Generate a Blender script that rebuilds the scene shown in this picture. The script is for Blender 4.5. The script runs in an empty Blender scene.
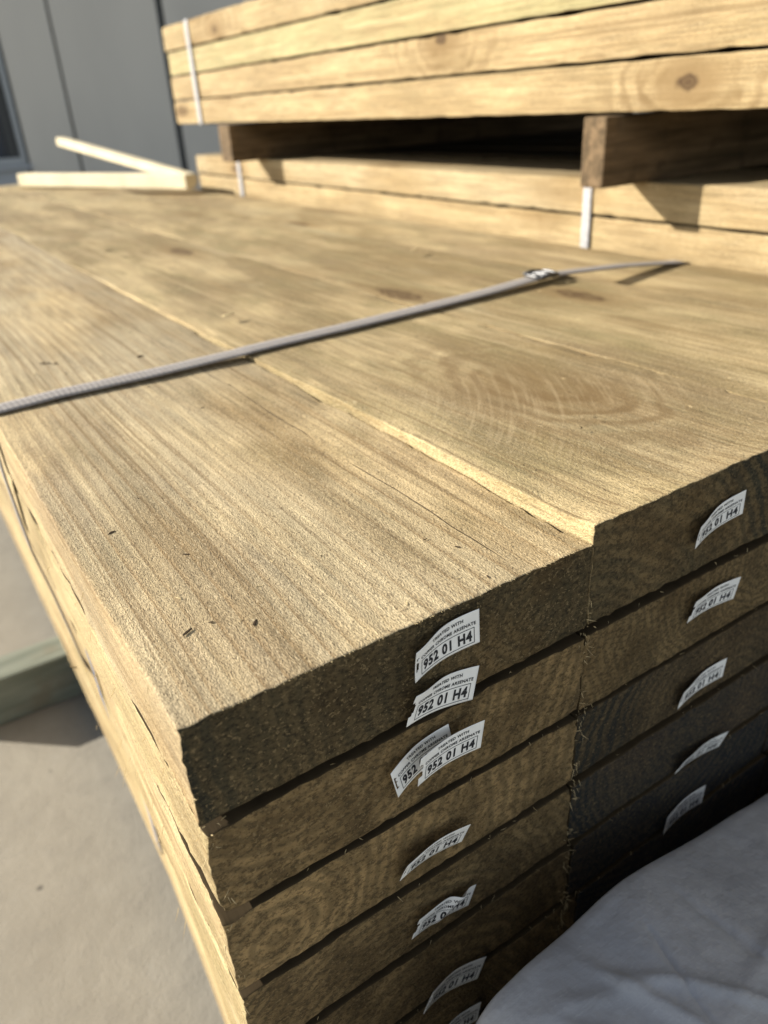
import bpy, bmesh, math, random
from mathutils import Vector, Matrix, noise
PI = math.pi
S = bpy.context.scene
COL = S.collection

# ------------------------------------------------------------------ camera, sky, sun, exposure
cam_d = bpy.data.cameras.new('camera'); cam = bpy.data.objects.new('camera', cam_d); COL.objects.link(cam)
cam.matrix_world = Matrix(((0.8348, 0.2991, -0.4623, -0.0395), (-0.5481, 0.3710, -0.7497, -0.2067),
                           (-0.0528, 0.8791, 0.4736, 0.1855), (0, 0, 0, 1)))
cam_d.sensor_fit = 'VERTICAL'; cam_d.sensor_height = 9.18; cam_d.sensor_width = 9.18
cam_d.lens = 9.18 * 765.4 / 1024
cam_d.clip_start = 0.01; cam_d.clip_end = 500
cam_d.dof.use_dof = True; cam_d.dof.focus_distance = 0.345; cam_d.dof.aperture_fstop = 2.1
S.camera = cam

SUN_TRAVEL = Vector((.09, -.08, -.0555)).normalized()
to_sun = -SUN_TRAVEL
world = bpy.data.worlds.new('World'); S.world = world; world.use_nodes = True
wn = world.node_tree.nodes; wl = world.node_tree.links
sky = wn.new('ShaderNodeTexSky'); sky.sky_type = 'NISHITA'; sky.sun_disc = False
sky.sun_elevation = math.asin(to_sun.z); sky.sun_rotation = math.atan2(to_sun.x, to_sun.y)
sky.air_density = 1.0; sky.dust_density = 0.6
hsv = wn.new('ShaderNodeHueSaturation'); hsv.inputs['Saturation'].default_value = .45
wl.new(sky.outputs[0], hsv.inputs['Color']); wl.new(hsv.outputs[0], wn['Background'].inputs[0]); wn['Background'].inputs[1].default_value = 0.105
sun_d = bpy.data.lights.new('sun', 'SUN'); sun = bpy.data.objects.new('sun', sun_d); COL.objects.link(sun)
sun_d.energy = 5.0; sun_d.angle = math.radians(.5); sun_d.color = (1.0, .94, .84)
sun.rotation_euler = SUN_TRAVEL.to_track_quat('-Z', 'Y').to_euler()
sun.location = to_sun * 30
S.view_settings.view_transform = 'Standard'; S.view_settings.look = 'None'
S.view_settings.gamma = 1; S.view_settings.use_curve_mapping = False; S.view_settings.exposure = 0.90
S.cycles.max_bounces = 5; S.cycles.diffuse_bounces = 3
S.cycles.use_adaptive_sampling = True; S.cycles.adaptive_threshold = .015

# ------------------------------------------------------------------ node helper
class G:
    def __init__(s, name):
        s.m = bpy.data.materials.new(name); s.m.use_nodes = True
        s.t = s.m.node_tree; s.b = s.t.nodes['Principled BSDF']
    def n(s, typ, **kw):
        x = s.t.nodes.new('ShaderNode' + typ)
        for k, v in kw.items(): setattr(x, k, v)
        return x
    def put(s, sock, v):
        if isinstance(v, bpy.types.NodeSocket): s.t.links.new(v, sock)
        elif isinstance(v, (tuple, list)) and len(v) == 3 and sock.type == 'RGBA': sock.default_value = (*v, 1)
        else: sock.default_value = v
    def math(s, op, a, b=0.0, c=0.0, clamp=False):
        x = s.n('Math', operation=op, use_clamp=clamp)
        s.put(x.inputs[0], a); s.put(x.inputs[1], b); s.put(x.inputs[2], c); return x.outputs[0]
    def vmath(s, op, a, b=(0, 0, 0)):
        x = s.n('VectorMath', operation=op); s.put(x.inputs[0], a); s.put(x.inputs[1], b)
        return x.outputs['Value'] if op in ('LENGTH', 'DISTANCE', 'DOT_PRODUCT') else x.outputs[0]
    def attr(s, name):
        return s.n('Attribute', attribute_type='OBJECT', attribute_name=name).outputs['Fac']
    def noise(s, vec, scale=1.0, detail=3, rough=.55):
        x = s.n('TexNoise'); s.put(x.inputs['Vector'], vec); s.put(x.inputs['Scale'], scale)
        x.inputs['Detail'].default_value = detail; x.inputs['Roughness'].default_value = rough
        return x.outputs[0]
    def mapr(s, v, a, b, c=0.0, d=1.0, smooth=True):
        x = s.n('MapRange', interpolation_type='SMOOTHSTEP' if smooth else 'LINEAR')
        for i, q in enumerate((v, a, b, c, d)): s.put(x.inputs[i], q)
        return x.outputs[0]
    def mix(s, f, a, b, mode='MIX'):
        x = s.n('Mix', data_type='RGBA', blend_type=mode)
        s.put(x.inputs[0], f); s.put(x.inputs[6], a); s.put(x.inputs[7], b); return x.outputs[2]
    def comb(s, x, y, z):
        c = s.n('CombineXYZ'); s.put(c.inputs[0], x); s.put(c.inputs[1], y); s.put(c.inputs[2], z); return c.outputs[0]
    def sep(s, v):
        c = s.n('SeparateXYZ'); s.put(c.inputs[0], v); return c.outputs
    def bump(s, h, dist, strength=1.0, normal=None):
        x = s.n('Bump'); s.put(x.inputs['Height'], h); s.put(x.inputs['Distance'], dist)
        x.inputs['Strength'].default_value = strength
        if normal is not None: s.put(x.inputs['Normal'], normal)
        return x.outputs[0]
    def out(s, col, rough=.8, spec=.3, normal=None, metal=0.0):
        s.put(s.b.inputs['Base Color'], col); s.put(s.b.inputs['Roughness'], rough)
        s.b.inputs['Specular IOR Level'].default_value = spec; s.put(s.b.inputs['Metallic'], metal)
        if normal is not None: s.put(s.b.inputs['Normal'], normal)
        return s.m
    def obj(s): return s.n('TexCoord').outputs['Object']

def wood_common(g):
    P = g.obj(); seed = g.attr('wood_seed')
    off = g.comb(g.math('MULTIPLY', seed, 3.17), g.math('MULTIPLY', seed, 7.31), g.math('MULTIPLY', seed, 1.73))
    Pn = g.vmath('ADD', P, off)
    x, y, z = g.sep(P)
    wv = g.n('TexNoise'); g.put(wv.inputs['Vector'], g.vmath('MULTIPLY', Pn, (2.2, 1.6, 2.2)))
    wv.inputs['Scale'].default_value = 1; wv.inputs['Detail'].default_value = 2
    w = g.sep(wv.outputs['Color'])
    vor = g.n('TexVoronoi', feature='F1'); g.put(vor.inputs['Vector'], g.vmath('MULTIPLY', Pn, (8, 2.6, 9)))
    vor.inputs['Scale'].default_value = 1
    kd = vor.outputs['Distance']
    kn = g.math('ADD', kd, g.math('MULTIPLY', g.math('SUBTRACT', g.noise(Pn, 60, 2), .5), .10))
    halo = g.mapr(kn, .38, .05)
    dx = g.math('ADD', g.math('SUBTRACT', x, g.attr('pith_x')), g.math('MULTIPLY', g.math('SUBTRACT', w[0], .5), .034))
    dz = g.math('ADD', g.math('SUBTRACT', z, g.attr('pith_z')), g.math('MULTIPLY', g.math('SUBTRACT', w[1], .5), .034))
    r = g.math('SQRT', g.math('ADD', g.math('MULTIPLY', dx, dx), g.math('MULTIPLY', dz, dz)))
    r = g.math('ADD', r, g.math('MULTIPLY', halo, .014))
    return P, Pn, (x, y, z), r, kn, halo

def make_wood(name):
    g = G(name)
    P, Pn, (x, y, z), r, kn, halo = wood_common(g)
    ph = g.math('ADD', g.math('DIVIDE', r, g.attr('ring')), g.math('MULTIPLY', g.noise(g.vmath('MULTIPLY', Pn, (30, 2, 30)), 1, 2), .5))
    fr = g.math('FRACT', ph)
    ring = g.math('MULTIPLY', g.math('POWER', fr, 4.0), g.mapr(fr, 1.0, .9))
    ring = g.math('MULTIPLY', ring, g.mapr(g.noise(g.vmath('MULTIPLY', Pn, (14, 2.2, 14)), 1, 2), .36, .66, .35, 1.0))
    fib = g.noise(g.vmath('MULTIPLY', Pn, (420, 16, 420)), 1, 2, .6)
    fine = g.noise(g.vmath('MULTIPLY', Pn, (900, 430, 900)), 1, 1, .65)
    streak = g.noise(g.vmath('MULTIPLY', Pn, (70, 2.4, 70)), 1, 3, .6)
    blot = g.noise(g.vmath('MULTIPLY', Pn, (11, 3.6, 11)), 1, 3, .62)
    blot2 = g.noise(g.vmath('MULTIPLY', Pn, (26, 10, 26)), 1, 3, .62)
    col = g.mix(g.math('ADD', .62, g.math('MULTIPLY', g.attr('blotch'), g.math('SUBTRACT', g.mapr(blot, .38, .62), .62))), (.245, .168, .078), (.49, .365, .192))
    col = g.mix(g.math('MULTIPLY', g.attr('blotch'), g.mapr(blot2, .50, .68, 0, .62)), col, (.225, .162, .072))
    stn = g.noise(g.vmath('MULTIPLY', Pn, (6.5, 2.6, 6.5)), 1, 4, .65)
    col = g.mix(g.math('MULTIPLY', g.attr('blotch'), g.mapr(stn, .52, .64, 0, .55)), col, (.225, .150, .080))
    col = g.mix(g.math('MULTIPLY', g.attr('blotch'), g.mapr(stn, .44, .34, 0, .45)), col, (.52, .42, .25))
    grey = g.math('MULTIPLY', g.attr('grey'), g.mapr(g.noise(g.vmath('MULTIPLY', Pn, (9, 3, 9)), 1, 3), .35, .7))
    col = g.mix(grey, col, (.43, .360, .235))
    col = g.mix(g.math('MULTIPLY', g.attr('green'), g.mapr(blot2, .3, .7, .5, 1)), col, (.31, .31, .15))
    col = g.mix(g.math('MULTIPLY', ring, g.attr('ring_dark')), col, (.185, .112, .044))
    col = g.mix(g.mapr(streak, .54, .74, 0, .30), col, (.22, .145, .062))
    col = g.mix(g.mapr(streak, .46, .3, 0, .35), col, (.55, .43, .24))
    col = g.mix(1.0, col, g.comb(*[g.mapr(fib, .25, .75, .70, 1.28, False)] * 3), 'MULTIPLY')
    grit = g.noise(g.vmath('MULTIPLY', Pn, (1900, 800, 1900)), 1, 0)
    col = g.mix(1.0, col, g.comb(*[g.mapr(grit, .25, .75, .72, 1.25, False)] * 3), 'MULTIPLY')
    pit = g.mapr(fine, .60, .72)
    col = g.mix(g.math('MULTIPLY', pit, .62), col, (.11, .075, .04))
    col = g.mix(g.mapr(fine, .40, .28, 0, .4), col, (.60, .49, .31))
    lines = g.noise(g.vmath('MULTIPLY', Pn, (330, 1.3, 330)), 1, 1)
    col = g.mix(g.mapr(lines, .60, .68, 0, .55), col, (.19, .125, .056))
    # knots
    col = g.mix(g.math('MULTIPLY', g.mapr(kn, .30, .10), .6), col, (.22, .145, .062))
    kr = g.math('SINE', g.math('MULTIPLY', kn, 160))
    col = g.mix(g.math('MULTIPLY', g.mapr(kn, .125, .085), g.mapr(kr, -1, 1, .55, .9)), col, (.10, .058, .025))
    # a named knot with swirling grain, off the board unless the board sets it
    kx = g.math('SUBTRACT', x, g.attr('knot_x')); ky = g.math('MULTIPLY', g.math('SUBTRACT', y, g.attr('knot_y')), .55)
    kz = g.math('SUBTRACT', z, g.attr('knot_z'))
    k2 = g.math('SQRT', g.math('ADD', g.math('ADD', g.math('MULTIPLY', kx, kx), g.math('MULTIPLY', ky, ky)), g.math('MULTIPLY', kz, kz)))
    k0 = g.math('ADD', k2, g.math('MULTIPLY', g.math('SUBTRACT', g.noise(Pn, 70, 2), .5), .008))
    k2 = g.math('ADD', k2, g.math('MULTIPLY', g.math('SUBTRACT', g.noise(Pn, 22, 3), .5), .035))
    arc = g.math('SINE', g.math('MULTIPLY', k2, 400))
    arcm = g.math('MULTIPLY', g.mapr(k2, .10, .03), g.mapr(g.noise(Pn, 12, 2), .38, .62))
    col = g.mix(g.math('MULTIPLY', g.mapr(arc, -.6, 1, 0, .75), arcm), col, (.175, .112, .048))
    col = g.mix(g.mapr(k2, .055, .012, 0, .5), col, (.185, .115, .045))
    core = g.math('MULTIPLY', g.mapr(k0, .010, .006), g.attr('knot_core'))
    col = g.mix(g.math('MULTIPLY', g.mapr(k0, .034, .010, 0, .75), g.attr('knot_core')), col, (.22, .145, .065))
    col = g.mix(g.math('MULTIPLY', core, g.mapr(g.math('SINE', g.math('MULTIPLY', k0, 1500)), -1, 1, .7, .95)), col, (.070, .040, .018))
    # long drying check
    ck = g.math('ABSOLUTE', g.math('SUBTRACT', x, g.math('ADD', g.attr('check_x'), g.math('MULTIPLY', g.math('SUBTRACT', g.noise(g.vmath('MULTIPLY', Pn, (0, 14, 0)), 1, 2), .5), .007))))
    ck = g.math('MULTIPLY', g.mapr(ck, .0006, .0001), g.mapr(g.noise(g.vmath('MULTIPLY', Pn, (0, 9, 0)), 1, 2), .40, .52))
    col = g.mix(g.math('MULTIPLY', ck, .85), col, (.06, .035, .015))
    # circular / band saw marks
    sd = g.vmath('DISTANCE', g.comb(x, y, 0.0), g.comb(g.attr('saw_x'), g.attr('saw_y'), 0.0))
    sw = g.mapr(g.noise(g.comb(g.math('MULTIPLY', sd, 330), g.math('MULTIPLY', x, 14), g.math('MULTIPLY', y, 14)), 1, 2), .3, .7, -1, 1, False)
    swm = g.math('MULTIPLY', g.mapr(g.noise(g.vmath('MULTIPLY', Pn, (10, 7, 10)), 1, 3), .42, .62), g.attr('saw'))
    col = g.mix(g.math('MULTIPLY', g.mapr(sw, -.2, 1, 0, .26), swm), col, (.55, .43, .25))
    col = g.mix(1.0, col, g.comb(*[g.attr('tone')] * 3), 'MULTIPLY')
    h = g.math('ADD', g.math('MULTIPLY', fib, .5), g.math('ADD', g.math('MULTIPLY', fine, .7), g.math('MULTIPLY', grit, .6)))
    h = g.math('SUBTRACT', h, g.math('MULTIPLY', ck, 1.5))
    h = g.math('ADD', h, g.math('MULTIPLY', streak, .8))
    return g.out(col, .82, .22, g.bump(h, g.attr('relief'), 1.0))

def make_end(name):
    g = G(name)
    P, Pn, (x, y, z), r, kn, halo = wood_common(g)
    r2 = g.math('ADD', r, g.math('MULTIPLY', g.math('SUBTRACT', g.noise(Pn, 24, 3), .5), .016))
    s = g.math('SINE', g.math('MULTIPLY', r2, g.math('DIVIDE', 6.283, g.attr('ring'))))
    sap = g.mapr(r2, g.attr('sap'), g.math('ADD', g.attr('sap'), .035))
    m1 = g.noise(g.vmath('MULTIPLY', Pn, (330, 330, 480)), 1, 4, .75)
    m2 = g.noise(Pn, 34, 4, .6)
    crumb = g.noise(g.vmath('MULTIPLY', Pn, (520, 520, 640)), 1, 2, .65)
    stri = g.noise(g.vmath('MULTIPLY', Pn, (26, 26, 900)), 1, 3, .6)
    col = g.mix(g.mapr(m2, .3, .7), (.122, .082, .036), (.335, .226, .10))
    col = g.mix(g.mapr(m1, .38, .56, .35, 1), (.032, .022, .011), col)
    col = g.mix(g.mapr(stri, .55, .75, 0, .35), col, (.05, .036, .018))
    band = g.mapr(s, -.5, .9)
    col = g.mix(g.math('MULTIPLY', g.math('MULTIPLY', band, .45), g.mapr(m2, .35, .6, .45, 1)), col, (.060, .046, .024))
    col = g.mix(g.math('MULTIPLY', sap, g.mapr(s, -.6, .6, .2, .74)), col, (.026, .030, .026))
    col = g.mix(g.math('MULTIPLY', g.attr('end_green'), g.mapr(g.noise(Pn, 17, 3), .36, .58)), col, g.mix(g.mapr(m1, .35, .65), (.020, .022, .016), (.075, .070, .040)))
    col = g.mix(g.math('MULTIPLY', g.attr('end_shade_blue'), g.mapr(m1, .3, .7, 1, .6)), col, (.016, .026, .040))
    col = g.mix(g.math('MULTIPLY', g.mapr(crumb, .57, .70), g.attr('end_rough'), clamp=True), col, (.27, .195, .095))
    col = g.mix(1.0, col, g.comb(*[g.attr('end_tone')] * 3), 'MULTIPLY')
    h = g.math('ADD', g.math('MULTIPLY', m1, g.attr('end_rough')), g.math('MULTIPLY', crumb, .45))
    h = g.math('ADD', h, g.math('MULTIPLY', stri, .30))
    return g.out(col, .88, .15, g.bump(h, .0030, 1.0))

WOOD = make_wood('treated_pine_side')
def make_gap_shade():
    g = G('gap_shade_wood'); P = g.obj()  # dark copy of the wood for gap faces, their shade put into the colour
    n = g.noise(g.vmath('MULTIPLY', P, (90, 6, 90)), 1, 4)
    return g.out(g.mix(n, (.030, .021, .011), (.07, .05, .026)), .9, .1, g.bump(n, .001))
GAP_SHADE = make_gap_shade(); END = make_end('treated_pine_end')

def plain(name, c, rough=.6, spec=.4, metal=0, var=0.0, scale=40, bd=0.0, bscale=200):
    g = G(name); P = g.obj(); col = c
    if var:
        n = g.noise(P, scale, 4)
        col = g.mix(g.mapr(n, .3, .7), tuple(q * (1 - var) for q in c), tuple(min(1, q * (1 + var)) for q in c))
    nb = g.bump(g.noise(P, bscale, 3), bd) if bd else None
    return g.out(col, rough, spec, nb, metal)

def mat_concrete():
    g = G('concrete_yard'); P = g.obj()
    a = g.noise(P, 2.2, 5, .6); b = g.noise(P, 22, 5, .65); c = g.noise(P, 300, 3, .6)
    col = g.mix(g.mapr(a, .3, .7), (.235, .212, .170), (.305, .278, .225))
    col = g.mix(g.mapr(b, .45, .75, 0, .5), col, (.22, .20, .165))
    col = g.mix(g.mapr(b, .45, .25, 0, .3), col, (.31, .29, .25))
    col = g.mix(g.mapr(c, .58, .72, 0, .35), col, (.17, .15, .125))
    v = g.n('TexVoronoi'); g.put(v.inputs['Vector'], P); v.inputs['Scale'].default_value = 16
    spot = g.mapr(g.math('ADD', v.outputs['Distance'], g.math('MULTIPLY', g.noise(P, 90, 2), .06)),   .105, .07)
    col = g.mix(g.math('MULTIPLY', spot, .8), col, (.075, .068, .058))
    return g.out(col, .9, .25, g.bump(g.math('ADD', g.math('MULTIPLY', c, .4), b), .003, .6))
CONCRETE = mat_concrete()

def mat_cladding():
    g = G('grey_wall_panel'); P = g.obj()
    a = g.noise(g.vmath('MULTIPLY', P, (1.2, 1, .35)), 1, 4); c = g.noise(P, 60, 3)
    col = g.mix(g.mapr(a, .3, .7), (.45, .43, .385), (.52, .495, .44))
    col = g.mix(g.mapr(c, .4, .7, 0, .15), col, (.47, .445, .40))
    return g.out(col, .55, .4)
CLAD = mat_cladding()
REVEAL = plain('dark_joint', (.055, .058, .058), .7)
ALU = plain('grey_window_frame', (.30, .32, .33), .45, .5)
GLASS = plain('dark_window_glass', (.012, .026, .050), .18, .5, var=.5, scale=2.0)
SILLM = plain('window_sill_grey', (.33, .35, .37), .6)

def mat_strap():
    g = G('woven_strap'); x, y, z = g.sep(g.obj())
    n = g.noise(g.obj(), 300, 3)
    u = g.n('UVMap').outputs[0]; us = g.sep(u)
    ribs = g.math('SINE', g.math('MULTIPLY', us[0], 6.283 / .0042))
    thr = g.math('SINE', g.math('MULTIPLY', us[1], 6.283 / .0019))
    col = g.mix(g.mapr(ribs, -1, 1, 0, .35), (.29, .268, .25), (.19, .175, .165))
    col = g.mix(g.mapr(n, .4, .7, 0, .35), col, (.19, .165, .14))
    h = g.math('ADD', g.math('MULTIPLY', ribs, .6), g.math('MULTIPLY', thr, .5))
    return g.out(col, .75, .2, g.bump(h, .00014))
STRAP = mat_strap()
PALE_STRAP = plain('pale_strap', (.40, .39, .385), .6, .3, var=.15, scale=200)
STEEL = plain('galvanised_wire', (.15, .15, .15), .42, .5, 1.0, .15, 60)
PAPER = plain('tag_paper', (.87, .86, .81), .6, .3, var=.04, scale=120, bd=.0002, bscale=400)
INK = plain('tag_ink', (.022, .022, .024), .6, .3)
BLUE = plain('blue_paint', (.035, .085, .20), .6, .3, var=.4, scale=300)
BARE = plain('untreated_pine', (.74, .64, .43), .75, .25, var=.12, scale=9, bd=.001, bscale=120)
TEAL = None

def mat_teal():
    g = G('weathered_bearer'); P = g.obj()
    n = g.noise(g.vmath('MULTIPLY', P, (5, 60, 60)), 1, 4); b = g.noise(P, 14, 4)
    col = g.mix(g.mapr(n, .3, .7), (.13, .145, .115), (.225, .24, .195))
    col = g.mix(g.mapr(b, .5, .7, 0, .6), col, (.16, .135, .092))
    return g.out(col, .85, .2, g.bump(n, .001))
TEAL = mat_teal()

def mat_red_bearer():
    g = G('brown_bearer'); P = g.obj()
    n = g.noise(g.vmath('MULTIPLY', P, (6, 80, 80)), 1, 4); b = g.noise(P, 30, 4)
    col = g.mix(g.mapr(n, .3, .7), (.078, .054, .029), (.20, .135, .074))
    col = g.mix(g.mapr(b, .5, .72, 0, .6), col, (.06, .042, .024))
    return g.out(col, .85, .2, g.bump(n, .0012))
BROWN = mat_red_bearer()

def mat_sheet():
    g = G('white_woven_sheet'); P = g.obj(); s = g.sep(P)
    a = g.noise(P, 26, 4, .6); f = g.noise(g.vmath('MULTIPLY', P, (160, 700, 160)), 1, 4, .7)
    weave = g.math('MULTIPLY', g.math('SINE', g.math('MULTIPLY', s[0], 3600)), g.math('SINE', g.math('MULTIPLY', s[1], 3600)))
    col = g.mix(g.mapr(a, .3, .7), (.27, .275, .285), (.34, .345, .355))
    col = g.mix(g.mapr(f, .56, .72, 0, .35), col, (.43, .435, .445))
    h = g.math('ADD', g.math('MULTIPLY', f, .5), g.math('MULTIPLY', weave, .015))
    return g.out(col, .5, .4, g.bump(g.noise(P, 55, 3), .004, .6, g.bump(h, .0005)))
SHEET = mat_sheet()
NAVY = plain('navy_blocker', (.010, .020, .040), .5, .3, var=.2, scale=30)
CHIP_D = plain('dark_bark_chip', (.045, .030, .018), .9, .1)
CHIP_L = plain('pale_wood_fibre', (.50, .39, .21), .85, .2, var=.2, scale=300)

# ------------------------------------------------------------------ object helpers
def link(name, bm, mats, parent=None, loc=None, smooth=False):
    me = bpy.data.meshes.new(name); bm.to_mesh(me); bm.free()
    if not isinstance(mats, (list, tuple)): mats = [mats]
    for m in mats: me.materials.append(m)
    o = bpy.data.objects.new(name, me); COL.objects.link(o)
    if loc is not None: o.location = loc
    if parent is not None: o.parent = parent
    if smooth:
        for p in me.polygons: p.use_smooth = True
    return o
def tag(o, label, cat, group=None, kind=None):
    o['label'] = label; o['category'] = cat
    if group: o['group'] = group
    if kind: o['kind'] = kind
    return o
def struct(o): o['kind'] = 'structure'; return o

def box(bm, p0, p1, bevel=0.0):
    vs = [bm.verts.new((x, y, z)) for x in (p0[0], p1[0]) for y in (p0[1], p1[1]) for z in (p0[2], p1[2])]
    idx = [(0, 1, 3, 2), (4, 6, 7, 5), (0, 4, 5, 1), (2, 3, 7, 6), (0, 2, 6, 4), (1, 5, 7, 3)]
    fs = [bm.faces.new([vs[i] for i in q]) for q in idx]
    bmesh.ops.recalc_face_normals(bm, faces=fs)
    if bevel:
        es = list({e for f in fs for e in f.edges})
        bmesh.ops.bevel(bm, geom=es, offset=bevel, segments=2, affect='EDGES', profile=.6)

def tube(bm, pts, rad, n=8, closed=False):
    pts = [Vector(p) for p in pts]; rings = []
    m = len(pts)
    for i, p in enumerate(pts):
        a = pts[(i - 1) % m] if (closed or i > 0) else p
        b = pts[(i + 1) % m] if (closed or i < m - 1) else p
        t = (b - a).normalized(); u = t.orthogonal().normalized()
        if rings:
            u = (pu - t * pu.dot(t)).normalized()
        pu = u; v = t.cross(u)
        rr = rad[i] if isinstance(rad, (list, tuple)) else rad
        rings.append([bm.verts.new(p + (u * math.cos(2 * PI * k / n) + v * math.sin(2 * PI * k / n)) * rr) for k in range(n)])
    for i in range(m if closed else m - 1):
        r0, r1 = rings[i], rings[(i + 1) % m]
        for k in range(n): bm.faces.new((r0[k], r0[(k + 1) % n], r1[(k + 1) % n], r1[k]))
    if not closed:
        bm.faces.new(rings[0][::-1]); bm.faces.new(rings[-1])

def spaced(L, step, edge=(.0007, .0018, .0035)):
    a = [e for e in edge if e < L / 3]
    n = max(1, int(round((L - 2 * (a[-1] if a else 0)) / step)))
    lo = a[-1] if a else 0; hi = L - lo
    mid = [lo + (hi - lo) * i / n for i in range(n + 1)]
    return [0.0] + a[:-1] + mid + [L - e for e in reversed(a[:-1])] + [L]

def board_mesh(w, t, L, xs, ys, zs, shape, seed, rag=1.0, rad=.0009, fine=True, mt=0, mbot=0, ml=0, mr=0):
    """A sawn board: box grid, arrises rounded, long edges and ends ragged. local x 0..w, y 0..L, z -t..0"""
    bm = bmesh.new(); cache = {}
    rnd = Vector((seed * 3.1, seed * 1.7, seed * 5.3))
    def P(i, j, k):
        key = (i, j, k)
        if key in cache: return cache[key]
        p = Vector((xs[i], ys[j], -t + zs[k]))
        c = Vector((min(max(p.x, rad), w - rad), min(max(p.y, rad), L - rad), min(max(p.z, -t + rad), -rad)))
        d = p - c
        if d.length > 1e-9: q = c + d.normalized() * rad
        else: q = p
        if fine:
            ex = min(p.x, w - p.x); ez = min(-p.z, p.z + t)
            nx = -1 if p.x < w / 2 else 1; nz = 1 if p.z > -t / 2 else -1
            if ex < .004 and ez < .004:                       # long arris: chipped
                a = max(0, noise.noise(rnd + Vector((nx * 9, p.y * 26, nz * 5)))) * .0020 + max(0, noise.noise(rnd + Vector((nx * 4, p.y * 120, nz * 7)))) * .0011
                q.x -= nx * a * rag; q.z -= nz * a * rag * .8
            if p.y < .02 and (ez < .003 or ex < .003):        # end arris: torn fibres
                a = noise.noise(rnd + Vector((p.x * 260, 3, p.z * 260))) * .0007 + noise.noise(rnd + Vector((p.x * 700, 8, p.z * 700))) * .0005
                f = max(0, 1 - p.y / .004)
                if ez < .003: q.z += nz * a * rag * f
                if ex < .003: q.x += nx * a * rag * f
            if ex < 1e-6: q.x += nx * (noise.noise(rnd + Vector((1, p.y * 9, p.z * 30))) * .0006 + noise.noise(rnd + Vector((2, p.y * 70, p.z * 90))) * .0004)
            if rag > 1.5 and w < .5 and ex < 1e-6 and fine: q.x += nx * noise.noise(rnd + Vector((5, p.y * 150, p.z * 220))) * .0007
            if ez < 1e-6 and nz > 0: q.z += noise.noise(rnd + Vector((p.x * 22, p.y * 7, 1))) * .0005 + noise.noise(rnd + Vector((p.x * 90, p.y * 50, 4))) * .00022
            if p.y < 1e-6: q.y += noise.noise(rnd + Vector((p.x * 40, 6, p.z * 40))) * .0008 + noise.noise(rnd + Vector((p.x * 330, 2, p.z * 330))) * .00045
        q = shape(q) if shape else q
        v = bm.verts.new(q); cache[key] = v; return v
    nx, ny, nz = len(xs) - 1, len(ys) - 1, len(zs) - 1
    def quad(a, b, c, d, mi):
        f = bm.faces.new((a, b, c, d)); f.material_index = mi; f.smooth = True
    for i in range(nx):
        for j in range(ny):
            quad(P(i, j, nz), P(i + 1, j, nz), P(i + 1, j + 1, nz), P(i, j + 1, nz), mt)
            quad(P(i, j, 0), P(i, j + 1, 0), P(i + 1, j + 1, 0), P(i + 1, j, 0), mbot)
        for k in range(nz):
            quad(P(i, 0, k), P(i + 1, 0, k), P(i + 1, 0, k + 1), P(i, 0, k + 1), 1)
            quad(P(i, ny, k), P(i, ny, k + 1), P(i + 1, ny, k + 1), P(i + 1, ny, k), 1)
    for j in range(ny):
        for k in range(nz):
            quad(P(0, j, k), P(0, j, k + 1), P(0, j + 1, k + 1), P(0, j + 1, k), ml)
            quad(P(nx, j, k), P(nx, j + 1, k), P(nx, j + 1, k + 1), P(nx, j, k + 1), mr)
    return bm

ATTR = dict(wood_seed=1.0, pith_x=.12, pith_z=-.09, ring=.0075, ring_dark=.6, grey=.3, green=.1, knot_x=9.0, knot_y=9.0, knot_z=0.0, knot_core=0.0,
            check_x=9.0, saw_x=-3.0, saw_y=.4, saw=.6, tone=1.0, relief=.00042, blotch=1.0, sap=.10, end_tone=1.0, end_green=.0, end_rough=.8, end_shade_blue=.0)
def set_attrs(o, **kw):
    a = dict(ATTR); a.update(kw)
    for k, v in a.items(): o[k] = float(v)

# ------------------------------------------------------------------ the setting
GROUND = -.665
bm = bmesh.new()
vs = [bm.verts.new(p) for p in ((-60, -60, 0), (60, -60, 0), (60, 90, 0), (-60, 90, 0))]; bm.faces.new(vs)
struct(link('ground', bm, CONCRETE, loc=(0, 0, GROUND)))

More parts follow.
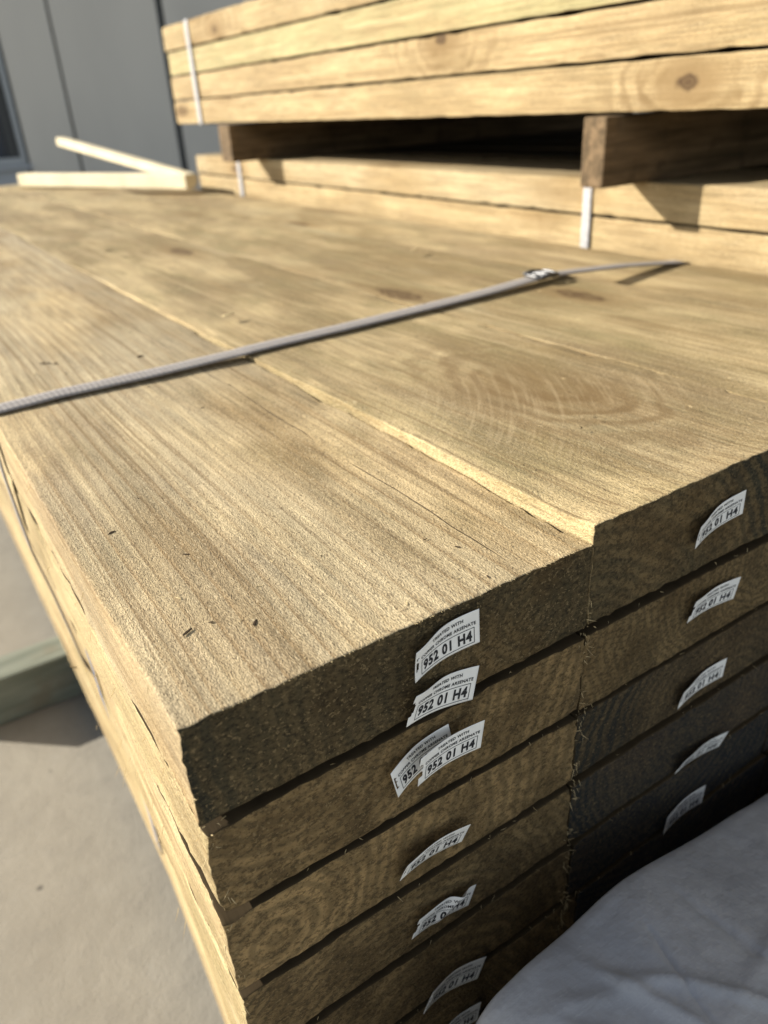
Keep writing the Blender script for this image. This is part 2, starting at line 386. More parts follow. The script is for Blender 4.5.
def building():
    root = bpy.data.objects.new('shed_building', None); COL.objects.link(root); root.location = (0, 8.0, GROUND)
    tag(root, 'grey panel clad shed wall with dark upright joints behind the timber', 'building')
    H = 3.0
    bm = bmesh.new()                                          # the body behind the panels, seen in the joints
    box(bm, (1.30, .030, 0), (9.4, 3.0, H - .01)); box(bm, (-.6, .030, 0), (1.30, 3.0, .50)); box(bm, (-.6, .030, 2.06), (1.30, 3.0, H - .01))
    box(bm, (-.6, .40, .50), (1.30, 3.0, 2.06))
    link('wall', bm, REVEAL, root)
    xs = [1.44, 1.90, 2.905, 3.93, 4.95, 5.97, 6.99, 8.01, 9.03]
    for i in range(len(xs) - 1):
        g0 = .012 if i != 2 else .030
        bm = bmesh.new(); box(bm, (xs[i] + (.012 if i != 2 else .034), 0, .02), (xs[i + 1] - (.012 if i != 1 else .034), .03, H), .004)
        link('wall_panel', bm, CLAD, root)
    bm = bmesh.new(); box(bm, (-.6, 0, .02), (1.425, .03, .50), .004); link('wall_panel', bm, SILLM, root)
    bm = bmesh.new(); box(bm, (-.6, 0, 2.06), (1.425, .03, H), .004); link('wall_panel', bm, CLAD, root)
    w = bpy.data.objects.new('window', None); COL.objects.link(w); w.parent = root
    bm = bmesh.new()
    box(bm, (1.385, -.012, .504), (1.425, .09, 2.058), .003); box(bm, (-.1, -.012, .504), (-.03, .09, 2.058), .003)
    box(bm, (-.028, -.010, .504), (1.383, .088, .565), .003); box(bm, (-.028, -.010, 1.99), (1.383, .088, 2.056), .003)
    link('frame', bm, ALU, w)
    bm = bmesh.new(); box(bm, (-.028, .05, .567), (1.383, .06, 1.988)); link('pane', bm, GLASS, w)
    bm = bmesh.new(); box(bm, (-.15, -.05, .47), (1.46, -.003, .50), .003); link('sill', bm, SILLM, w)
building()

# ------------------------------------------------------------------ near stack
T = .0526; LEN = 2.8; ROWS = 11
COLX = [0.0, .2008, .4030, .6085]; COLW = [.2005, .2005, .2035, .2015]
COLZ = [0.0, .0095, .0090, -.0135]
ORD = ['top', 'second', 'third', 'fourth', 'fifth', 'sixth', 'seventh', 'eighth', 'ninth', 'tenth', 'bottom']
CORD = ['first', 'second', 'third', 'fourth', 'fifth', 'sixth', 'seventh']
GAPS = [[.0036, .0031, .0040, .0042, .0036], [.0042, .0014, .0052, .0028, .0036], [.004] * 5, [.004] * 5]
rs = random.Random(5)
fineys = [0, .0006, .0014, .0026, .0045, .007] + [.010 + .0045 * i for i in range(40)] + [.195 + .009 * i for i in range(36)]
farys = [.54 + .045 * i for i in range(int((LEN - .56) / .045) + 1)]
STACK = {}
TOPLBL = ['weathered top board on the sunny left edge of the near stack',
          'raised top board of the near stack with a curved grain swirl',
          'top board of the near stack under the strap buckle, beside the swirled board',
          'low brown top board of the near stack running along beside the rear timber packs']
near_group = 'treated timber sleepers of the near stack'
for c in range(4):
    for r in range(ROWS):
        x0, w = COLX[c], COLW[c]
        z0 = -r * T + (COLZ[c] if r == 0 else 0.0)
        zb = -(r + 1) * T
        t = z0 - zb - .0002
        gap = GAPS[c][r] if r < 5 else .004
        vis = (c < 2 and r < 7) or r == 0
        sd = c * 17 + r + 1
        inset = 0.0
        bow = .016 if r >= 2 else 0.0
        ph = rs.uniform(0, 6)
        jx = [0, .0004, -.0008, .0002, .004][r] if r < 5 else .014
        bow = [0, 0, .012, .014, .020][r] if r < 5 else .022
        def shape(q, gap=gap, t=t, bow=bow, ph=ph, r=r, c=c, jx=jx):
            q = q.copy(); y = q.y
            lift = (gap + .0006) * max(0, 1 - y / .75) ** 1.5
            q.z += lift * (-(q.z) / t)                        # underside hollow towards the near end
            s = min(max(y / .5, 0), 1); q.x += bow * s * s * (3 - 2 * s)
            if r >= 1: q.z -= .0016 * max(0, 1 - y / .05) ** 2 * (1 + q.z / t)
            if r == 0 and c in (1, 2): s = min(max((y - .22) / .75, 0), 1); q.z -= (.0018 * min(1, y / .02) + .0036 * min(1, y / .42) + .0036 * s) * (1 + q.z / t)
            q.x += jx + .0003 * math.sin(y * 2.3 + ph)
            if r == 0 and c == 0: q.z += .0012 * math.sin(y * 5 + 1) * max(0, (y > .02)) * min(1, y)
            return q
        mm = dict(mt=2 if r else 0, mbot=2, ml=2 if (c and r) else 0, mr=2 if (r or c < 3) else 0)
        if vis and not (c > 1):
            bm = board_mesh(w, t, LEN, spaced(w, .0042 if r < 5 else .008), fineys + farys + [LEN], spaced(t, .0042), shape, sd, 1.3 if c == 0 else (1.9 if r == 0 else 1.0), **mm)
        elif r == 0:
            bm = board_mesh(w, t, LEN, spaced(w, .008), [0, .001, .003] + [.012 + .012 * i for i in range(45)] + farys + [LEN], spaced(t, .01), shape, sd, .9, **mm)
        else:
            bm = board_mesh(w, t, LEN, spaced(w, .08), spaced(LEN, .14), spaced(t, .03), shape, sd, 1, fine=False, **mm)
        o = link('timber_sleeper', bm, [WOOD, END, GAP_SHADE], loc=(x0, 0, z0))
        lbl = TOPLBL[c] if r == 0 else (f'sleeper in the {ORD[r]} layer of the near stack, {CORD[c]} from its sunny left side')
        tag(o, lbl, 'timber board', near_group)
        set_attrs(o, wood_seed=sd * 1.37, pith_x=rs.uniform(.03, .17), pith_z=rs.choice((-.11, .05, -.02, .07)) + rs.uniform(-.02, .02),
                  ring=rs.uniform(.0055, .009), ring_dark=rs.uniform(.4, .7), grey=rs.uniform(.1, .4), green=rs.uniform(.05, .25),
                  tone=rs.uniform(.92, 1.08), saw=rs.uniform(.3, .9), saw_x=rs.uniform(-3, 3), saw_y=rs.uniform(-2, 2), sap=rs.uniform(.07, .11),
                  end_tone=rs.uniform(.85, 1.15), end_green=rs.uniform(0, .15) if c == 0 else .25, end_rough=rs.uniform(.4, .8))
        o['end_shade_blue'] = float(0 if c == 0 else [0, 0, .25, .6, .75, .85, .85, .85, .85, .85, .85][r])  # bluish shade of the lower right ends, painted in layer by layer
        STACK[c, r] = o
set_attrs(STACK[0, 0], wood_seed=2.2, pith_x=.165, pith_z=-.02, ring=.0088, ring_dark=.95, grey=.75, green=.05, check_x=.160, saw=.35, relief=.00046, saw_x=-2.0, saw_y=1.5, tone=1.0, sap=.135, end_tone=.95, end_green=.55, end_rough=1.1)
set_attrs(STACK[1, 0], wood_seed=8.9, pith_x=-.02, pith_z=-.13, ring=.008, ring_dark=.5, grey=.12, green=.18, knot_x=.122, knot_y=.165, saw_x=-.16, saw_y=.34, saw=.9, tone=.95, sap=.15, end_tone=.90, end_green=.55, end_rough=.5)
for r, kw in {1: dict(end_tone=1.1, end_green=.0, sap=.15, end_rough=.7, pith_x=.04, pith_z=.02), 2: dict(end_tone=1.25, sap=.17, end_rough=.6, pith_x=.02, pith_z=-.03, end_green=0),
              3: dict(end_tone=.95, sap=.13, end_rough=.6, pith_x=.08, pith_z=-.08, end_green=.1), 4: dict(end_tone=.95, sap=.10, ring=.011, pith_x=.11, pith_z=-.06, end_green=.1), 5: dict(end_tone=.95, sap=.12, ring=.01, pith_x=.10, pith_z=-.05)}.items():
    for k, v in kw.items(): STACK[0, r][k] = float(v)
for r, kw in {1: dict(end_tone=.95, end_green=.25, sap=.2), 2: dict(end_tone=.8, end_green=.3, sap=.08, pith_x=.14, pith_z=-.06), 3: dict(end_tone=.8, end_green=.5), 4: dict(end_tone=.8, end_green=.5)}.items():
    for k, v in kw.items(): STACK[1, r][k] = float(v)

# blue lumber-crayon mark and a twig on the sunny side of the stack
bm = bmesh.new()
def side_x(y):
    q = min(max(y / .5, 0), 1); return .0002 + .014 * q * q * (3 - 2 * q) - .0016
pts = [(.300, -.1605), (.296, -.167), (.290, -.176), (.284, -.187), (.277, -.199)]
for i in range(4):
    for k in range(6):
        row = []
        for (y0, z0), ii in ((pts[i], i), (pts[i + 1], i + 1)):
            hw = .011 + .004 * math.sin(ii * 2.1)
            for kk in (k, k + 1):
                y = y0 + hw * (kk / 3 - 1); row.append(bm.verts.new((side_x(y), y, z0 + .002 * (kk / 3 - 1))))
        bm.faces.new((row[0], row[1], row[3], row[2]))
mk = link('crayon_mark', bm, BLUE); mk.parent = STACK[0, 3]; mk.location = (0, 0, 3 * T); mk['label'] = 'short blue crayon stroke on the sunny side'

# ------------------------------------------------------------------ stapled tags
CAMP = Vector((-.0395, -.2067, .1855))
def text_mesh(body, bold):
    cu = bpy.data.curves.new('print', 'FONT'); cu.body = body; cu.offset = bold; cu.space_character = 1.12; cu.resolution_u = 3
    o = bpy.data.objects.new('print_src', cu); COL.objects.link(o)
    dg = bpy.context.evaluated_depsgraph_get(); me = bpy.data.meshes.new_from_object(o.evaluated_get(dg))
    bpy.data.objects.remove(o)
    V = [v.co.copy() for v in me.vertices]; F = [tuple(p.vertices) for p in me.polygons]
    x0 = min(v.x for v in V); x1 = max(v.x for v in V); y0 = min(v.y for v in V); y1 = max(v.y for v in V)
    bpy.data.meshes.remove(me)
    return [((v.x - x0) / (x1 - x0), (v.y - y0) / (y1 - y0)) for v in V], F
TXT = {s: text_mesh(s, b) for s, b in (('952 01 H4', .042), ('TREATED WITH', .03), ('COPPER CHROME ARSENATE', .03))}
TW, TH = .0375, .0188
def paper_tag(parent, label, A, B, edge_l, edge_r, lean_l, lean_r, mid=.0006, tw=TW, th=TH, seed=0, crease=0.0):
    """A, B: lower-left and lower-right corner on the plane of the board ends; edge_*: how far each end curls off the wood; lean_*: how far the upper edge leans out."""
    dl, dr = mid + edge_l, mid + edge_r
    def back(Q, d):
        k = (.2067 - d) / .2067
        return CAMP.x + (Q[0] - CAMP.x) * k, CAMP.z + (Q[1] - CAMP.z) * k
    A = (A[0] - (B[0] - A[0]) * .05, A[1] - (B[1] - A[1]) * .05); ax, az = back(A, dl); bx, bz = back(B, dr)
    ex = Vector((bx - ax, 0, bz - az)); ww = ex.length; ex.normalize(); up = Vector((-ex.z, 0, ex.x))
    def warp(u, v, lift=0.0):                                 # u 0..1 along, v 0 (bottom) .. 1 (top)
        e = (edge_l if u < .55 else edge_r) * abs((u - .55) / (.55 if u < .55 else .45)) ** 1.8
        ln = lean_l * math.exp(-((u - .10) / .34) ** 2) * v ** 1.7 + lean_r * v
        y = -(mid + e + ln + crease * math.exp(-((u - .48 - .25 * v) / .10) ** 2) * (.3 + v))
        shrink = 1 - .30 * (ln / th) ** 2
        p = Vector((ax, 0, az)) + ex * (u * ww) + up * (v * th * max(.55, shrink)); p.y = y - lift; return p
    bm = bmesh.new(); NU, NV = 44, 22; grid = {}
    for i in range(NU + 1):
        for j in range(NV + 1): grid[i, j] = bm.verts.new(warp(i / NU, j / NV))
    for i in range(NU):
        for j in range(NV):
            u, v = (i + .5) / NU, (j + .5) / NV
            n = noise.noise(Vector((seed * 3.3, v * 9, 1)))
            if abs(v - .50) < .24 and u < .055 + .035 * n and u > (.012 if seed % 2 else -1): continue   # torn where the staple was
            bm.faces.new((grid[i, j], grid[i + 1, j], grid[i + 1, j + 1], grid[i, j + 1]))
    for v in [v for v in bm.verts if not v.link_faces]: bm.verts.remove(v)
    bmesh.ops.recalc_face_normals(bm, faces=bm.faces)
    o = link('paper_tag', bm, PAPER, smooth=True); o['label'] = label
    sm = o.modifiers.new('thick', 'SOLIDIFY'); sm.thickness = .00016; sm.offset = 0
    pbm = bmesh.new()
    def put(s, u0, u1, v0, v1):
        V, F = TXT[s]; vs = [pbm.verts.new(warp(u0 + (u1 - u0) * a, v0 + (v1 - v0) * b, .00022)) for a, b in V]
        for f in F: pbm.faces.new([vs[k] for k in f])
    put('952 01 H4', .150, .895, .135, .465)
    put('COPPER CHROME ARSENATE', .10, .95, .60, .70); put('TREATED WITH', .30, .78, .79, .89)
    def bar(u0, u1, v0, v1, n=24):
        for k in range(n):
            a, b = u0 + (u1 - u0) * k / n, u0 + (u1 - u0) * (k + 1) / n
            if v1 - v0 > .3: a, b, c, d = u0, u1, v0 + (v1 - v0) * k / n, v0 + (v1 - v0) * (k + 1) / n
            else: c, d = v0, v1
            pbm.faces.new([pbm.verts.new(warp(*q, .0002)) for q in ((a, c), (b, c), (b, d), (a, d))])
    bar(.115, .93, .070, .088); bar(.115, .93, .515, .533); bar(.115, .124, .088, .515, 4); bar(.921, .93, .088, .515, 4)
    bmesh.ops.recalc_face_normals(pbm, faces=pbm.faces)
    pr = link('print', pbm, INK)
    o.parent = parent; o.location = -Vector(parent.location)
    pr.parent = o
    return o
paper_tag(STACK[0, 0], 'white tag reading 952 01 H4, upper left corner curled forward', (.1000, -.0300), (.1330, -.0250), .0040, .0015, .0030, .0010, seed=1)
paper_tag(STACK[0, 1], 'white tag reading 952 01 H4, fairly flat', (.0945, -.0520), (.1290, -.0558), .0032, .0012, .0036, .0008, seed=2)
paper_tag(STACK[0, 2], 'white tag half hidden behind another tag', (.0880, -.0900), (.1185, -.0800), .0038, .0015, .0006, .0010, seed=3)
paper_tag(STACK[0, 2], 'white tag lapping over another tag', (.0990, -.0905), (.1340, -.0885), .0030, .0012, 0.0005, 0.0025, mid=.0058, seed=4)
paper_tag(STACK[0, 3], 'white tag leaning out, its small print hidden', (.0862, -.1465), (.1222, -.1462), .0028, .0016, .0008, .0062, seed=5)
paper_tag(STACK[0, 4], 'white tag creased across its middle', (.0910, -.1970), (.1265, -.2005), .0022, .0010, .0010, .0030, seed=6, crease=.0030)
paper_tag(STACK[0, 5], 'white tag with its lower left corner curled', (.0960, -.2700), (.1335, -.2745), .0050, .0012, .0010, .0012, seed=7)
paper_tag(STACK[0, 6], 'white tag partly below the picture', (.1000, -.3190), (.1340, -.3180), .0030, .0012, .0010, .0010, seed=8)
paper_tag(STACK[1, 0], 'white tag with a curled loop at its left end', (.2820, -.0325), (.3185, -.0245), .0036, .0016, .0022, .0010, seed=9, th=.0158)
paper_tag(STACK[1, 1], 'white tag leaning out at its upper left', (.2860, -.0832), (.3260, -.0842), .0024, .0012, .0015, .0015, seed=10, th=.0158)
paper_tag(STACK[1, 2], 'white tag tilted, its left end leaning out', (.2910, -.1500), (.3310, -.1460), .0028, .0012, .0020, .0010, seed=11, th=.0158)
paper_tag(STACK[1, 3], 'tag in deep shade leaning far out', (.3000, -.2110), (.3440, -.2140), .0024, .0012, .0015, .0035, seed=12, th=.0158)
paper_tag(STACK[1, 4], 'lowest tag in deep shade', (.2990, -.2680), (.3370, -.2640), .0024, .0015, .0006, .0010, seed=13, th=.0190)

# ------------------------------------------------------------------ bearers under the near stack
BTOP = -ROWS * T; BH = BTOP - GROUND
def bearer(name, label, p0, p1, m, group, bev=.003):
    bm = bmesh.new(); L = Vector(p1) - Vector(p0)
    box(bm, (0, 0, 0), tuple(L), bev)
    o = link(name, bm, m, loc=p0); return tag(o, label, 'bearer', group)
bearer('timber_bearer', 'greenish timber bearer poking out from under the near stack on the concrete', (-.135, .921, GROUND + .001), (.83, .985, BTOP - .0005), TEAL, 'bearers under the near stack')
bearer('timber_bearer', 'timber bearer under the far end of the near stack', (-.03, 2.3, GROUND + .001), (.83, 2.36, BTOP - .0005), TEAL, 'bearers under the near stack')

# ------------------------------------------------------------------ straps
def strap_mesh(path, width, th=.0011, skew=None, step=.004):
    """path: list of (x, y, z) centre points; ribbon width runs along y"""
    pts = []
    P = [Vector(p) for p in path]
    for i in range(len(P) - 1):
        n = max(1, int((P[i + 1] - P[i]).length / step))
        for k in range(n): pts.append(P[i].lerp(P[i + 1], k / n))
    pts.append(P[-1])
    bm = bmesh.new(); uv = bm.loops.layers.uv.new('UVMap'); rows = []; s = 0
    for i, p in enumerate(pts):
        a = pts[max(0, i - 1)]; b = pts[min(len(pts) - 1, i + 1)]
        t = (b - a).normalized(); side = Vector((0, 1, 0)); side = (side - t * side.dot(t)).normalized(); nrm = side.cross(t) * -1
        if i: s += (p - pts[i - 1]).length
        nn = [0.0, 0.0012 * 0, 0]
        row = []
        for k in range(5):
            f = (k / 4 - .5); hump = .0001 * (1 - (2 * f) ** 2)
            wob = noise.noise(Vector((s * 30, k, 2))) * .0003
            row.append((bm.verts.new(p + side * (f * width) + nrm * (hump + wob)), s, f * width))
        rows.append(row)
    for i in range(len(rows) - 1):
        for k in range(4):
            q = (rows[i][k], rows[i][k + 1], rows[i + 1][k + 1], rows[i + 1][k])
            f = bm.faces.new([e[0] for e in q]); f.smooth = True
            for lp, e in zip(f.loops, q): lp[uv].uv = (e[1], e[2])
    return bm
def strap(name, label, path, width, group=None, mat=None):
    o = link(name, strap_mesh(path, width), mat or STRAP)
    m = o.modifiers.new('thick', 'SOLIDIFY'); m.thickness = .0012; m.offset = 0
    return tag(o, label, 'strap', group)
sg = 'woven straps round the timber packs'
st = strap('packing_strap', 'grey woven strap with a wire buckle pulled tight across the near stack',
      [(.0305, .400, -.50), (.0305, .400, -.30), (.012, .398, -.235), (.0085, .397, -.2), (.004, .396, -.155), (-.0015, .394, -.112), (-.0038, .393, -.05), (-.0036, .393, -.006), (-.0022, .393, .0006), (.001, .3935, .0018), (.05, .396, .0028), (.12, .393, .0036), (.195, .3905, .0056), (.2035, .390, .0064),
       (.30, .393, .0068), (.4, .399, .0070), (.48, .405, .0074), (.545, .412, .0088), (.572, .415, .0088), (.602, .417, .0066), (.612, .418, .0058), (.70, .424, -.0015), (.79, .424, -.0108), (.805, .424, -.0118), (.8125, .424, -.0135), (.8135, .424, -.02), (.8135, .424, -.5)], .0205, sg)
# galvanised wire buckle: two bent loops side by side on the strap
bm = bmesh.new()
def loop_pts(cx, hw, hy, z, lift):
    out = []
    for k in range(20):
        a = 2 * PI * k / 20; ca, sa = math.cos(a), math.sin(a)
        out.append((cx + hw * math.copysign(abs(ca) ** .6, ca), .413 + hy * math.copysign(abs(sa) ** .6, sa), z + lift * abs(ca) - .002))
    return out
tube(bm, loop_pts(.551, .0062, .0125, .0118, .002), .0017, 10, True)
tube(bm, loop_pts(.566, .0062, .0125, .0118, .003), .0017, 10, True)
tube(bm, [(.546, .426, .0118), (.559, .427, .0133), (.571, .426, .0118)], .0017, 10)
tube(bm, [(.546, .400, .0118), (.559, .399, .0133), (.571, .400, .0118)], .0017, 10)
bk = link('wire_buckle', bm, STEEL, parent=st, smooth=True); bk['label'] = 'shiny bent wire buckle'
# ------------------------------------------------------------------ rear packs
rear_group = 'treated timber boards of the rear packs'
LX, UX = .85, .785
def rear_board(x0, w, y0, L, z0, t, label, sd, attrs, hi=True, **mm):
    if hi: bm = board_mesh(w, t, L, spaced(w, .02), [0, .001, .003] + [.015 + (L - .03) * i / 150 for i in range(151)] + [L - .003, L], spaced(t, .008), None, sd, 1.6, .0022, **mm)
    else: bm = board_mesh(w, t, L, [0, w], [0, L], [0, t], None, sd, fine=False, rad=.0005, **mm)
    o = link('timber_board', bm, [WOOD, END, GAP_SHADE], loc=(x0, y0, z0)); tag(o, label, 'timber board', rear_group)
    a = dict(wood_seed=sd * 2.11, pith_x=rs.uniform(.05, .15), pith_z=rs.choice((-.08, .04)), ring=.008, ring_dark=.35, grey=.05, green=.05, tone=1.0, saw=.2, blotch=.45)
    a.update(attrs); set_attrs(o, **a); return o
LT = .0501
for r in range(13):
    for c in range(7):
        zt = .0715 - r * LT
        lb = (f'timber board in the {["top","second"][r]} layer of the low rear pack, facing the near stack' if (r < 2 and c == 0)
              else f'board in layer {["one","two","three","four","five","six","seven","eight","nine","ten","eleven","twelve","thirteen"][r]} of the low rear pack, {CORD[c]} row back from the near stack')
        rear_board(LX + c * .202 + (.0015 if (r % 2 and c == 0) else 0), .2, -.24, 2.41, zt, LT - .0022, lb, 100 + r * 5 + c, dict(tone=1.02, grey=.5 if (c == 0 and r == 0) else .05), hi=(c == 0 and r < 3), mt=0 if (c == 0 and r == 0) else 2, mbot=2, ml=0 if c == 0 else 2)
UT = .0573; UZ = .1535
UL = ['lowest board of the raised rear pack, big round knot over the bearer', 'second lowest board of the raised rear pack, flecked with small marks',
      'greenish board second from the top of the raised rear pack', 'top board of the raised rear pack against the grey wall']
for r in range(4):
    for c in range(7):
        zt = UZ + (r + 1) * UT
        lb = UL[r] if c == 0 else f'timber board of the raised rear pack, {CORD[c]} row back, {["lowest","second lowest","third lowest","top"][r]} layer'
        at = [dict(tone=1.0, knot_x=0, knot_y=.789, knot_z=-.026, knot_core=1), dict(tone=1.0, ring_dark=.2, knot_x=0, knot_y=1.247, knot_z=-.006, knot_core=1),
              dict(green=.55, tone=1.05), dict(tone=1.0, green=.1, knot_x=0, knot_y=2.105, knot_z=-.034, knot_core=.8)][r]
        rear_board(UX + c * .203 + [.0, .0018, .0006, -.001][r] * (c == 0), .2, -.36, 2.455 + [0, .004, -.006, .003][r], zt, UT - .0024, lb, 200 + r * 5 + c, at, hi=(c == 0), mbot=2, mt=0 if r == 3 else 2, ml=0 if c == 0 else 2)
bz0, bz1 = .0719, .1531
bearer('timber_bearer', 'brown timber bearer nearest the camera between the two rear packs', (.758, .518, bz0), (2.16, .556, bz1), BROWN, 'bearers between the rear packs')
bearer('timber_bearer', 'brown timber bearer at the far end between the two rear packs', (.758, 1.68, bz0), (2.16, 1.745, bz1), BROWN, 'bearers between the rear packs')
for y in (.15, 1.8):
    bearer('timber_bearer', f'hidden ground bearer under the low rear pack, {"near" if y < 1 else "far"} one', (.84, y, GROUND + .001), (2.26, y + .07, .0715 - 13 * LT + .0008), TEAL, 'bearers under the low rear pack')
strap('packing_strap', 'pale strap down the low rear pack just under the nearer brown bearer', [(1.0, .625, .0732), (LX + .01, .625, .0732), (LX - .001, .625, .0725), (LX - .0018, .625, .068), (LX - .0016, .625, .02), (LX - .0015, .625, -.5)], .016, sg, PALE_STRAP)
strap('packing_strap', 'pale strap down the low rear pack at its far end', [(1.0, 1.86, .0732), (LX + .01, 1.86, .0732), (LX - .001, 1.86, .0725), (LX - .0018, 1.86, .068), (LX - .0016, 1.86, .02), (LX - .0015, 1.86, -.5)], .019, sg, PALE_STRAP)
strap('packing_strap', 'pale strap wrapped up the far end of the raised rear pack', [(1.0, 1.914, UZ - .001), (UX + .01, 1.914, UZ - .001), (UX - .002, 1.914, UZ), (UX - .003, 1.914, UZ + .01), (UX - .003, 1.916, UZ + .215), (UX - .002, 1.916, UZ + 4 * UT + .001), (UX + .01, 1.916, UZ + 4 * UT + .002), (1.0, 1.916, UZ + 4 * UT + .002)], .022, sg, PALE_STRAP)

# ------------------------------------------------------------------ pale offcuts lying on the far end of the near stack
def plank(label, a, b, w, h, roll_z=0.0):
    a, b = Vector(a), Vector(b); d = b - a; L = d.length
    bm = bmesh.new()
    n = 10
    rows = []
    for i in range(n + 1):
        y = L * i / n
        e = noise.noise(Vector((L * 9, y * 3, 1))) * .003
        rows.append([bm.verts.new((x + e, y, z + e * .5)) for x, z in ((-w / 2, 0), (w / 2, 0), (w / 2, h), (-w / 2, h))])
    for i in range(n):
        for k in range(4): bm.faces.new((rows[i][k], rows[i][(k + 1) % 4], rows[i + 1][(k + 1) % 4], rows[i + 1][k]))
    bm.faces.new(rows[0]); bm.faces.new(rows[-1][::-1]); bmesh.ops.recalc_face_normals(bm, faces=bm.faces)
    bmesh.ops.bevel(bm, geom=[e for e in bm.edges if len(e.link_faces) == 2 and e.calc_face_angle(0) > 1], offset=.002, segments=1, affect='EDGES')
    o = link('pale_plank', bm, BARE, loc=a)
    d.normalize(); side = Vector((d.y, -d.x, 0)).normalized(); up = side.cross(d)
    o.rotation_euler = Matrix((side, d, up)).transposed().to_euler()
    return tag(o, label, 'plank', 'pale planks on the far end of the near stack')
plank('pale plank lying flat across the far end of the near stack', (.44, 2.62, .006), (.745, 1.95, .002), .04, .036)
plank('pale plank propped up at a slant over the flat plank at the far end', (.60, 2.72, .110), (.765, 1.99, .010), .030, .024)

# ------------------------------------------------------------------ chips, fibres
def chips(name, label, m, items):
    bm = bmesh.new()
    for (x, y, z, s, a, el) in items:
        ca, sa = math.cos(a), math.sin(a); vs = []
        pts = [(-1, -.25), (-.2, -.45), (.8, -.3), (1, .1), (.2, .45), (-.7, .3)]
        j = [(1 + rs.uniform(-.3, .3)) for _ in pts]
        lo = [bm.verts.new((x + (px * el * ca - py * sa) * s * k, y + (px * el * sa + py * ca) * s * k, z)) for (px, py), k in zip(pts, j)]
        tp = [bm.verts.new((v.co.x * .8 + x * .2, v.co.y * .8 + y * .2, z + s * rs.uniform(.08, .2))) for v in lo]
        bm.faces.new(tp)
        for i in range(6): bm.faces.new((lo[i], lo[(i + 1) % 6], tp[(i + 1) % 6], tp[i]))
    bmesh.ops.recalc_face_normals(bm, faces=bm.faces)
    o = link(name, bm, m); return tag(o, label, 'debris', kind='stuff')
def topz(x): return .0004 + COLZ[max(i for i in range(4) if x >= COLX[i] or i == 0)]
it = [(.0587, .499, .0006, .0028, .4, 1.3), (.0671, .491, .0006, .0022, 1, 1), (.063, .496, .0006, .0022, 2, 1.2), (.1314, .4586, .0006, .0026, .3, 1.2), (.2337, .505, .0098, .004, .4, 1.3), (.26, 1.01, .0098, .006, .3, 1.5),
      (.0225, .051, .0004, .0016, .5, 1.6), (.0475, .040, .0004, .0014, .9, 1.5), (.021, .155, .0004, .0018, .3, 1.2)]
for _ in range(70):
    x = rs.uniform(.01, .6); y = rs.uniform(.01, .9) ** 1.3 + .005
    it.append((x, y, topz(x), rs.uniform(.0004, .0011) * (1 + y), rs.uniform(0, 6), rs.uniform(.8, 2)))
chips('bark_chips', 'tiny dark bark chips scattered on the top boards', CHIP_D, it)
it = []
it += [(.565, .657, topz(.5), .008, .3, 1.2), (.2337, .503, topz(.25), .006, .3, 1.3)]
for _ in range(120):
    x = rs.uniform(.005, .6); y = rs.uniform(.004, .8) ** 1.3
    it.append((x, y, topz(x), rs.uniform(.0003, .0009) * (1 + y), rs.uniform(0, 6), rs.uniform(.8, 2.5)))
chips('sawdust_flakes', 'pale sawdust flakes scattered on the top boards', CHIP_L, it)
bm = bmesh.new()
def fibre(p, d, L, r):
    p = Vector(p); d = Vector(d).normalized(); pts = []
    b = Vector((rs.uniform(-1, 1), rs.uniform(-1, .2), rs.uniform(-1, 1))) * L * .35
    for k in range(5): f = k / 4; pts.append(p + d * L * f + b * f * f)
    tube(bm, pts, [r, r, r * .9, r * .6, r * .25], 4)
for r in range(7):
    for c in range(2):
        z = -(r + 1) * T + .002
        for _ in range(7): fibre((COLX[c] + rs.uniform(.004, .195), -.0003, z + rs.uniform(-.001, .002)), (rs.uniform(-1, 1), -.35, rs.uniform(-.9, .5)), rs.uniform(.001, .0035), rs.uniform(.00007, .00016))
        for _ in range(22 if c else 9): fibre(((.2018 if c else .001) + rs.gauss(0, .0022), -.0004, z + rs.uniform(-.02, .018)), (rs.uniform(-1, 1), -.6, rs.uniform(-1.2, .8)), rs.uniform(.001, .0045), rs.uniform(.00008, .00026))
for _ in range(90): fibre((rs.uniform(.002, .2), -.0002, .0003), (rs.uniform(-1, 1), -1, rs.uniform(-.2, .5)), rs.uniform(.0003, .0012), .00012)
for _ in range(60): fibre((-.0002, rs.uniform(.005, .5), -rs.uniform(0, .25)), (-.5, -1, rs.uniform(-.6, .3)), rs.uniform(.003, .009), .00018)
fibre((-.002, .30, -.172), (-.7, -.6, .9), .016, .0006)
o = link('wood_fibres', bm, CHIP_L); tag(o, 'torn pale wood fibres along the rough sawn ends and edges', 'splinters', kind='stuff')

# ------------------------------------------------------------------ plastic sheet over the added bundle in front of the near stack
crest = [(-.03, -.16, -.66), (-.01, -.12, -.45), (.025, -.085, -.29), (.055, -.068, -.215), (.0849, -.060, -.1766), (.1099, -.058, -.1671), (.1445, -.055, -.1697), (.1748, -.052, -.1705),
         (.2029, -.048, -.1800), (.2699, -.040, -.2105), (.3135, -.036, -.2253), (.357, -.033, -.2391), (.45, -.030, -.25), (.6, -.028, -.25), (.9, -.028, -.25)]
def cat(P, n):
    out = []
    for i in range(len(P) - 1):
        p0, p1, p2, p3 = [Vector(P[min(max(k, 0), len(P) - 1)]) for k in (i - 1, i, i + 1, i + 2)]
        for k in range(n):
            t = k / n
            out.append(.5 * ((2 * p1) + (p2 - p0) * t + (2 * p0 - 5 * p1 + 4 * p2 - p3) * t * t + (3 * p1 - p0 - 3 * p2 + p3) * t ** 3))
    out.append(Vector(P[-1])); return out
cr = cat(crest, 22)
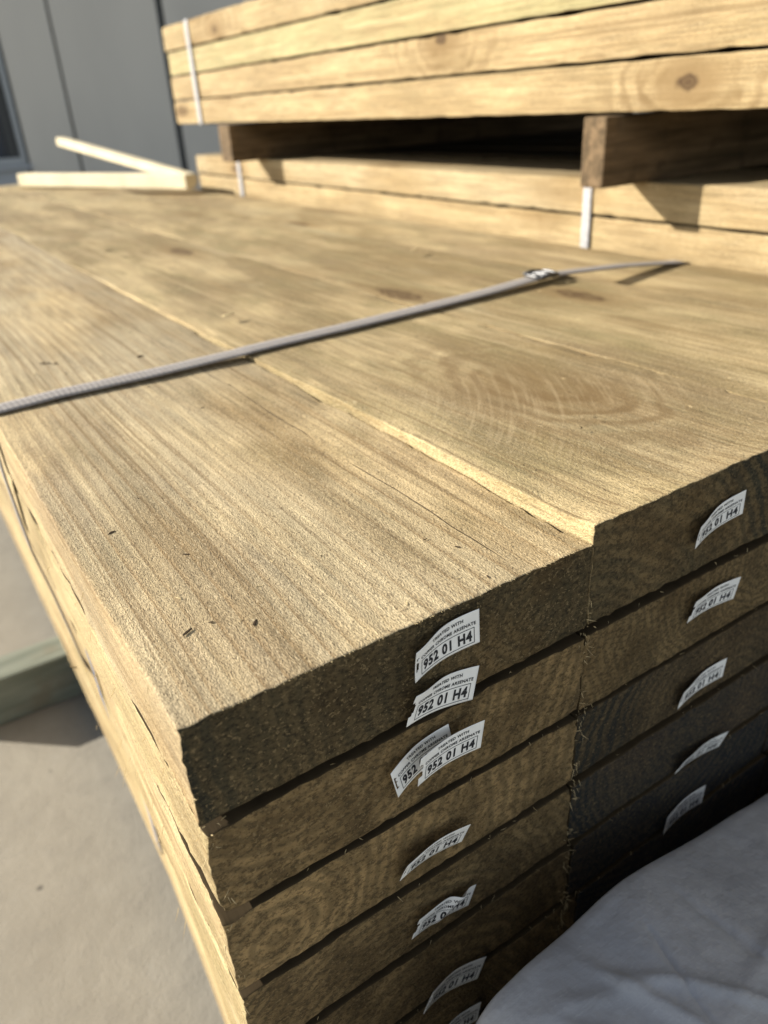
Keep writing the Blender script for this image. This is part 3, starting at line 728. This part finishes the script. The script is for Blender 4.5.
def fold(x, y):
    h = noise.noise(Vector((x * 9, y * 9, 3))) * .0035 + noise.noise(Vector((x * 24, y * 24, 7))) * .0008
    for (px, py, dx, dy, w, a, L) in ((.150, -.10, .45, -1, .0035, .0032, .06), (.215, -.085, .2, -1, .003, -.0030, .05), (.13, -.085, 1, -.35, .003, .0024, .04), (.26, -.10, 1, .25, .003, .0026, .07), (.19, -.12, 1, -.8, .0028, .0034, .06), (.17, -.095, -.3, -1, .0016, -.0016, .03), (.115, -.09, .9, -1, .0016, .0014, .03)):
        n = math.hypot(dx, dy); dx /= n; dy /= n
        u = (x - px) * dx + (y - py) * dy; v = -(x - px) * dy + (y - py) * dx
        h += a * math.exp(-(v / w) ** 2) * math.exp(-(u / L) ** 2)
    return h
offs = [0, .004, .008] + [.012 + .0028 * i for i in range(40)] + [ .14, .16, .19, .24, .32, .45, .62]
def sheet_surface(lift, back):
    bm = bmesh.new(); rows = []
    for p in cr:
        row = [bm.verts.new((p.x, p.y + b[0], p.z - b[1] + lift)) for b in back]
        for d in offs:
            x, y = p.x + d * -.10, p.y - d
            rise = .003 * (1 - math.exp(-d / .02)) - .02 * d
            f = fold(x, y) * min(1, d / .035) * max(.2, min(1, (p.z + .66) / .2))
            row.append(bm.verts.new((x, y, max(p.z + rise + f, GROUND + .004) + lift)))
        rows.append(row)
    for i in range(len(rows) - 1):
        for k in range(len(rows[0]) - 1):
            f = bm.faces.new((rows[i][k], rows[i + 1][k], rows[i + 1][k + 1], rows[i][k + 1])); f.smooth = True
    return bm, rows
bm, _ = sheet_surface(0, [(.0035, .014), (.0030, .008), (.0020, .0035), (.0008, .001)])
bmesh.ops.recalc_face_normals(bm, faces=bm.faces)
sh = link('plastic_sheet', bm, SHEET); tag(sh, 'crumpled off white plastic sheet spread in front of the tagged board ends', 'plastic sheet')
m = sh.modifiers.new('thick', 'SOLIDIFY'); m.thickness = .0012; m.offset = 0
bm, rows = sheet_surface(-.0035, [(.024, .40), (.024, .30), (.023, .10), (.018, .055), (.011, .031), (.0050, .016), (.0, .004)])  # added dark body under the sheet, leaned inward to block light from board ends
for v in bm.verts: v.co.z = max(v.co.z, GROUND + .002)
bmesh.ops.recalc_face_normals(bm, faces=bm.faces)
bd = link('light_blocker', bm, NAVY); tag(bd, 'added navy bundle under the white sheet beside the near stack', 'blocker')
m = bd.modifiers.new('thick', 'SOLIDIFY'); m.thickness = .0012; m.offset = -1
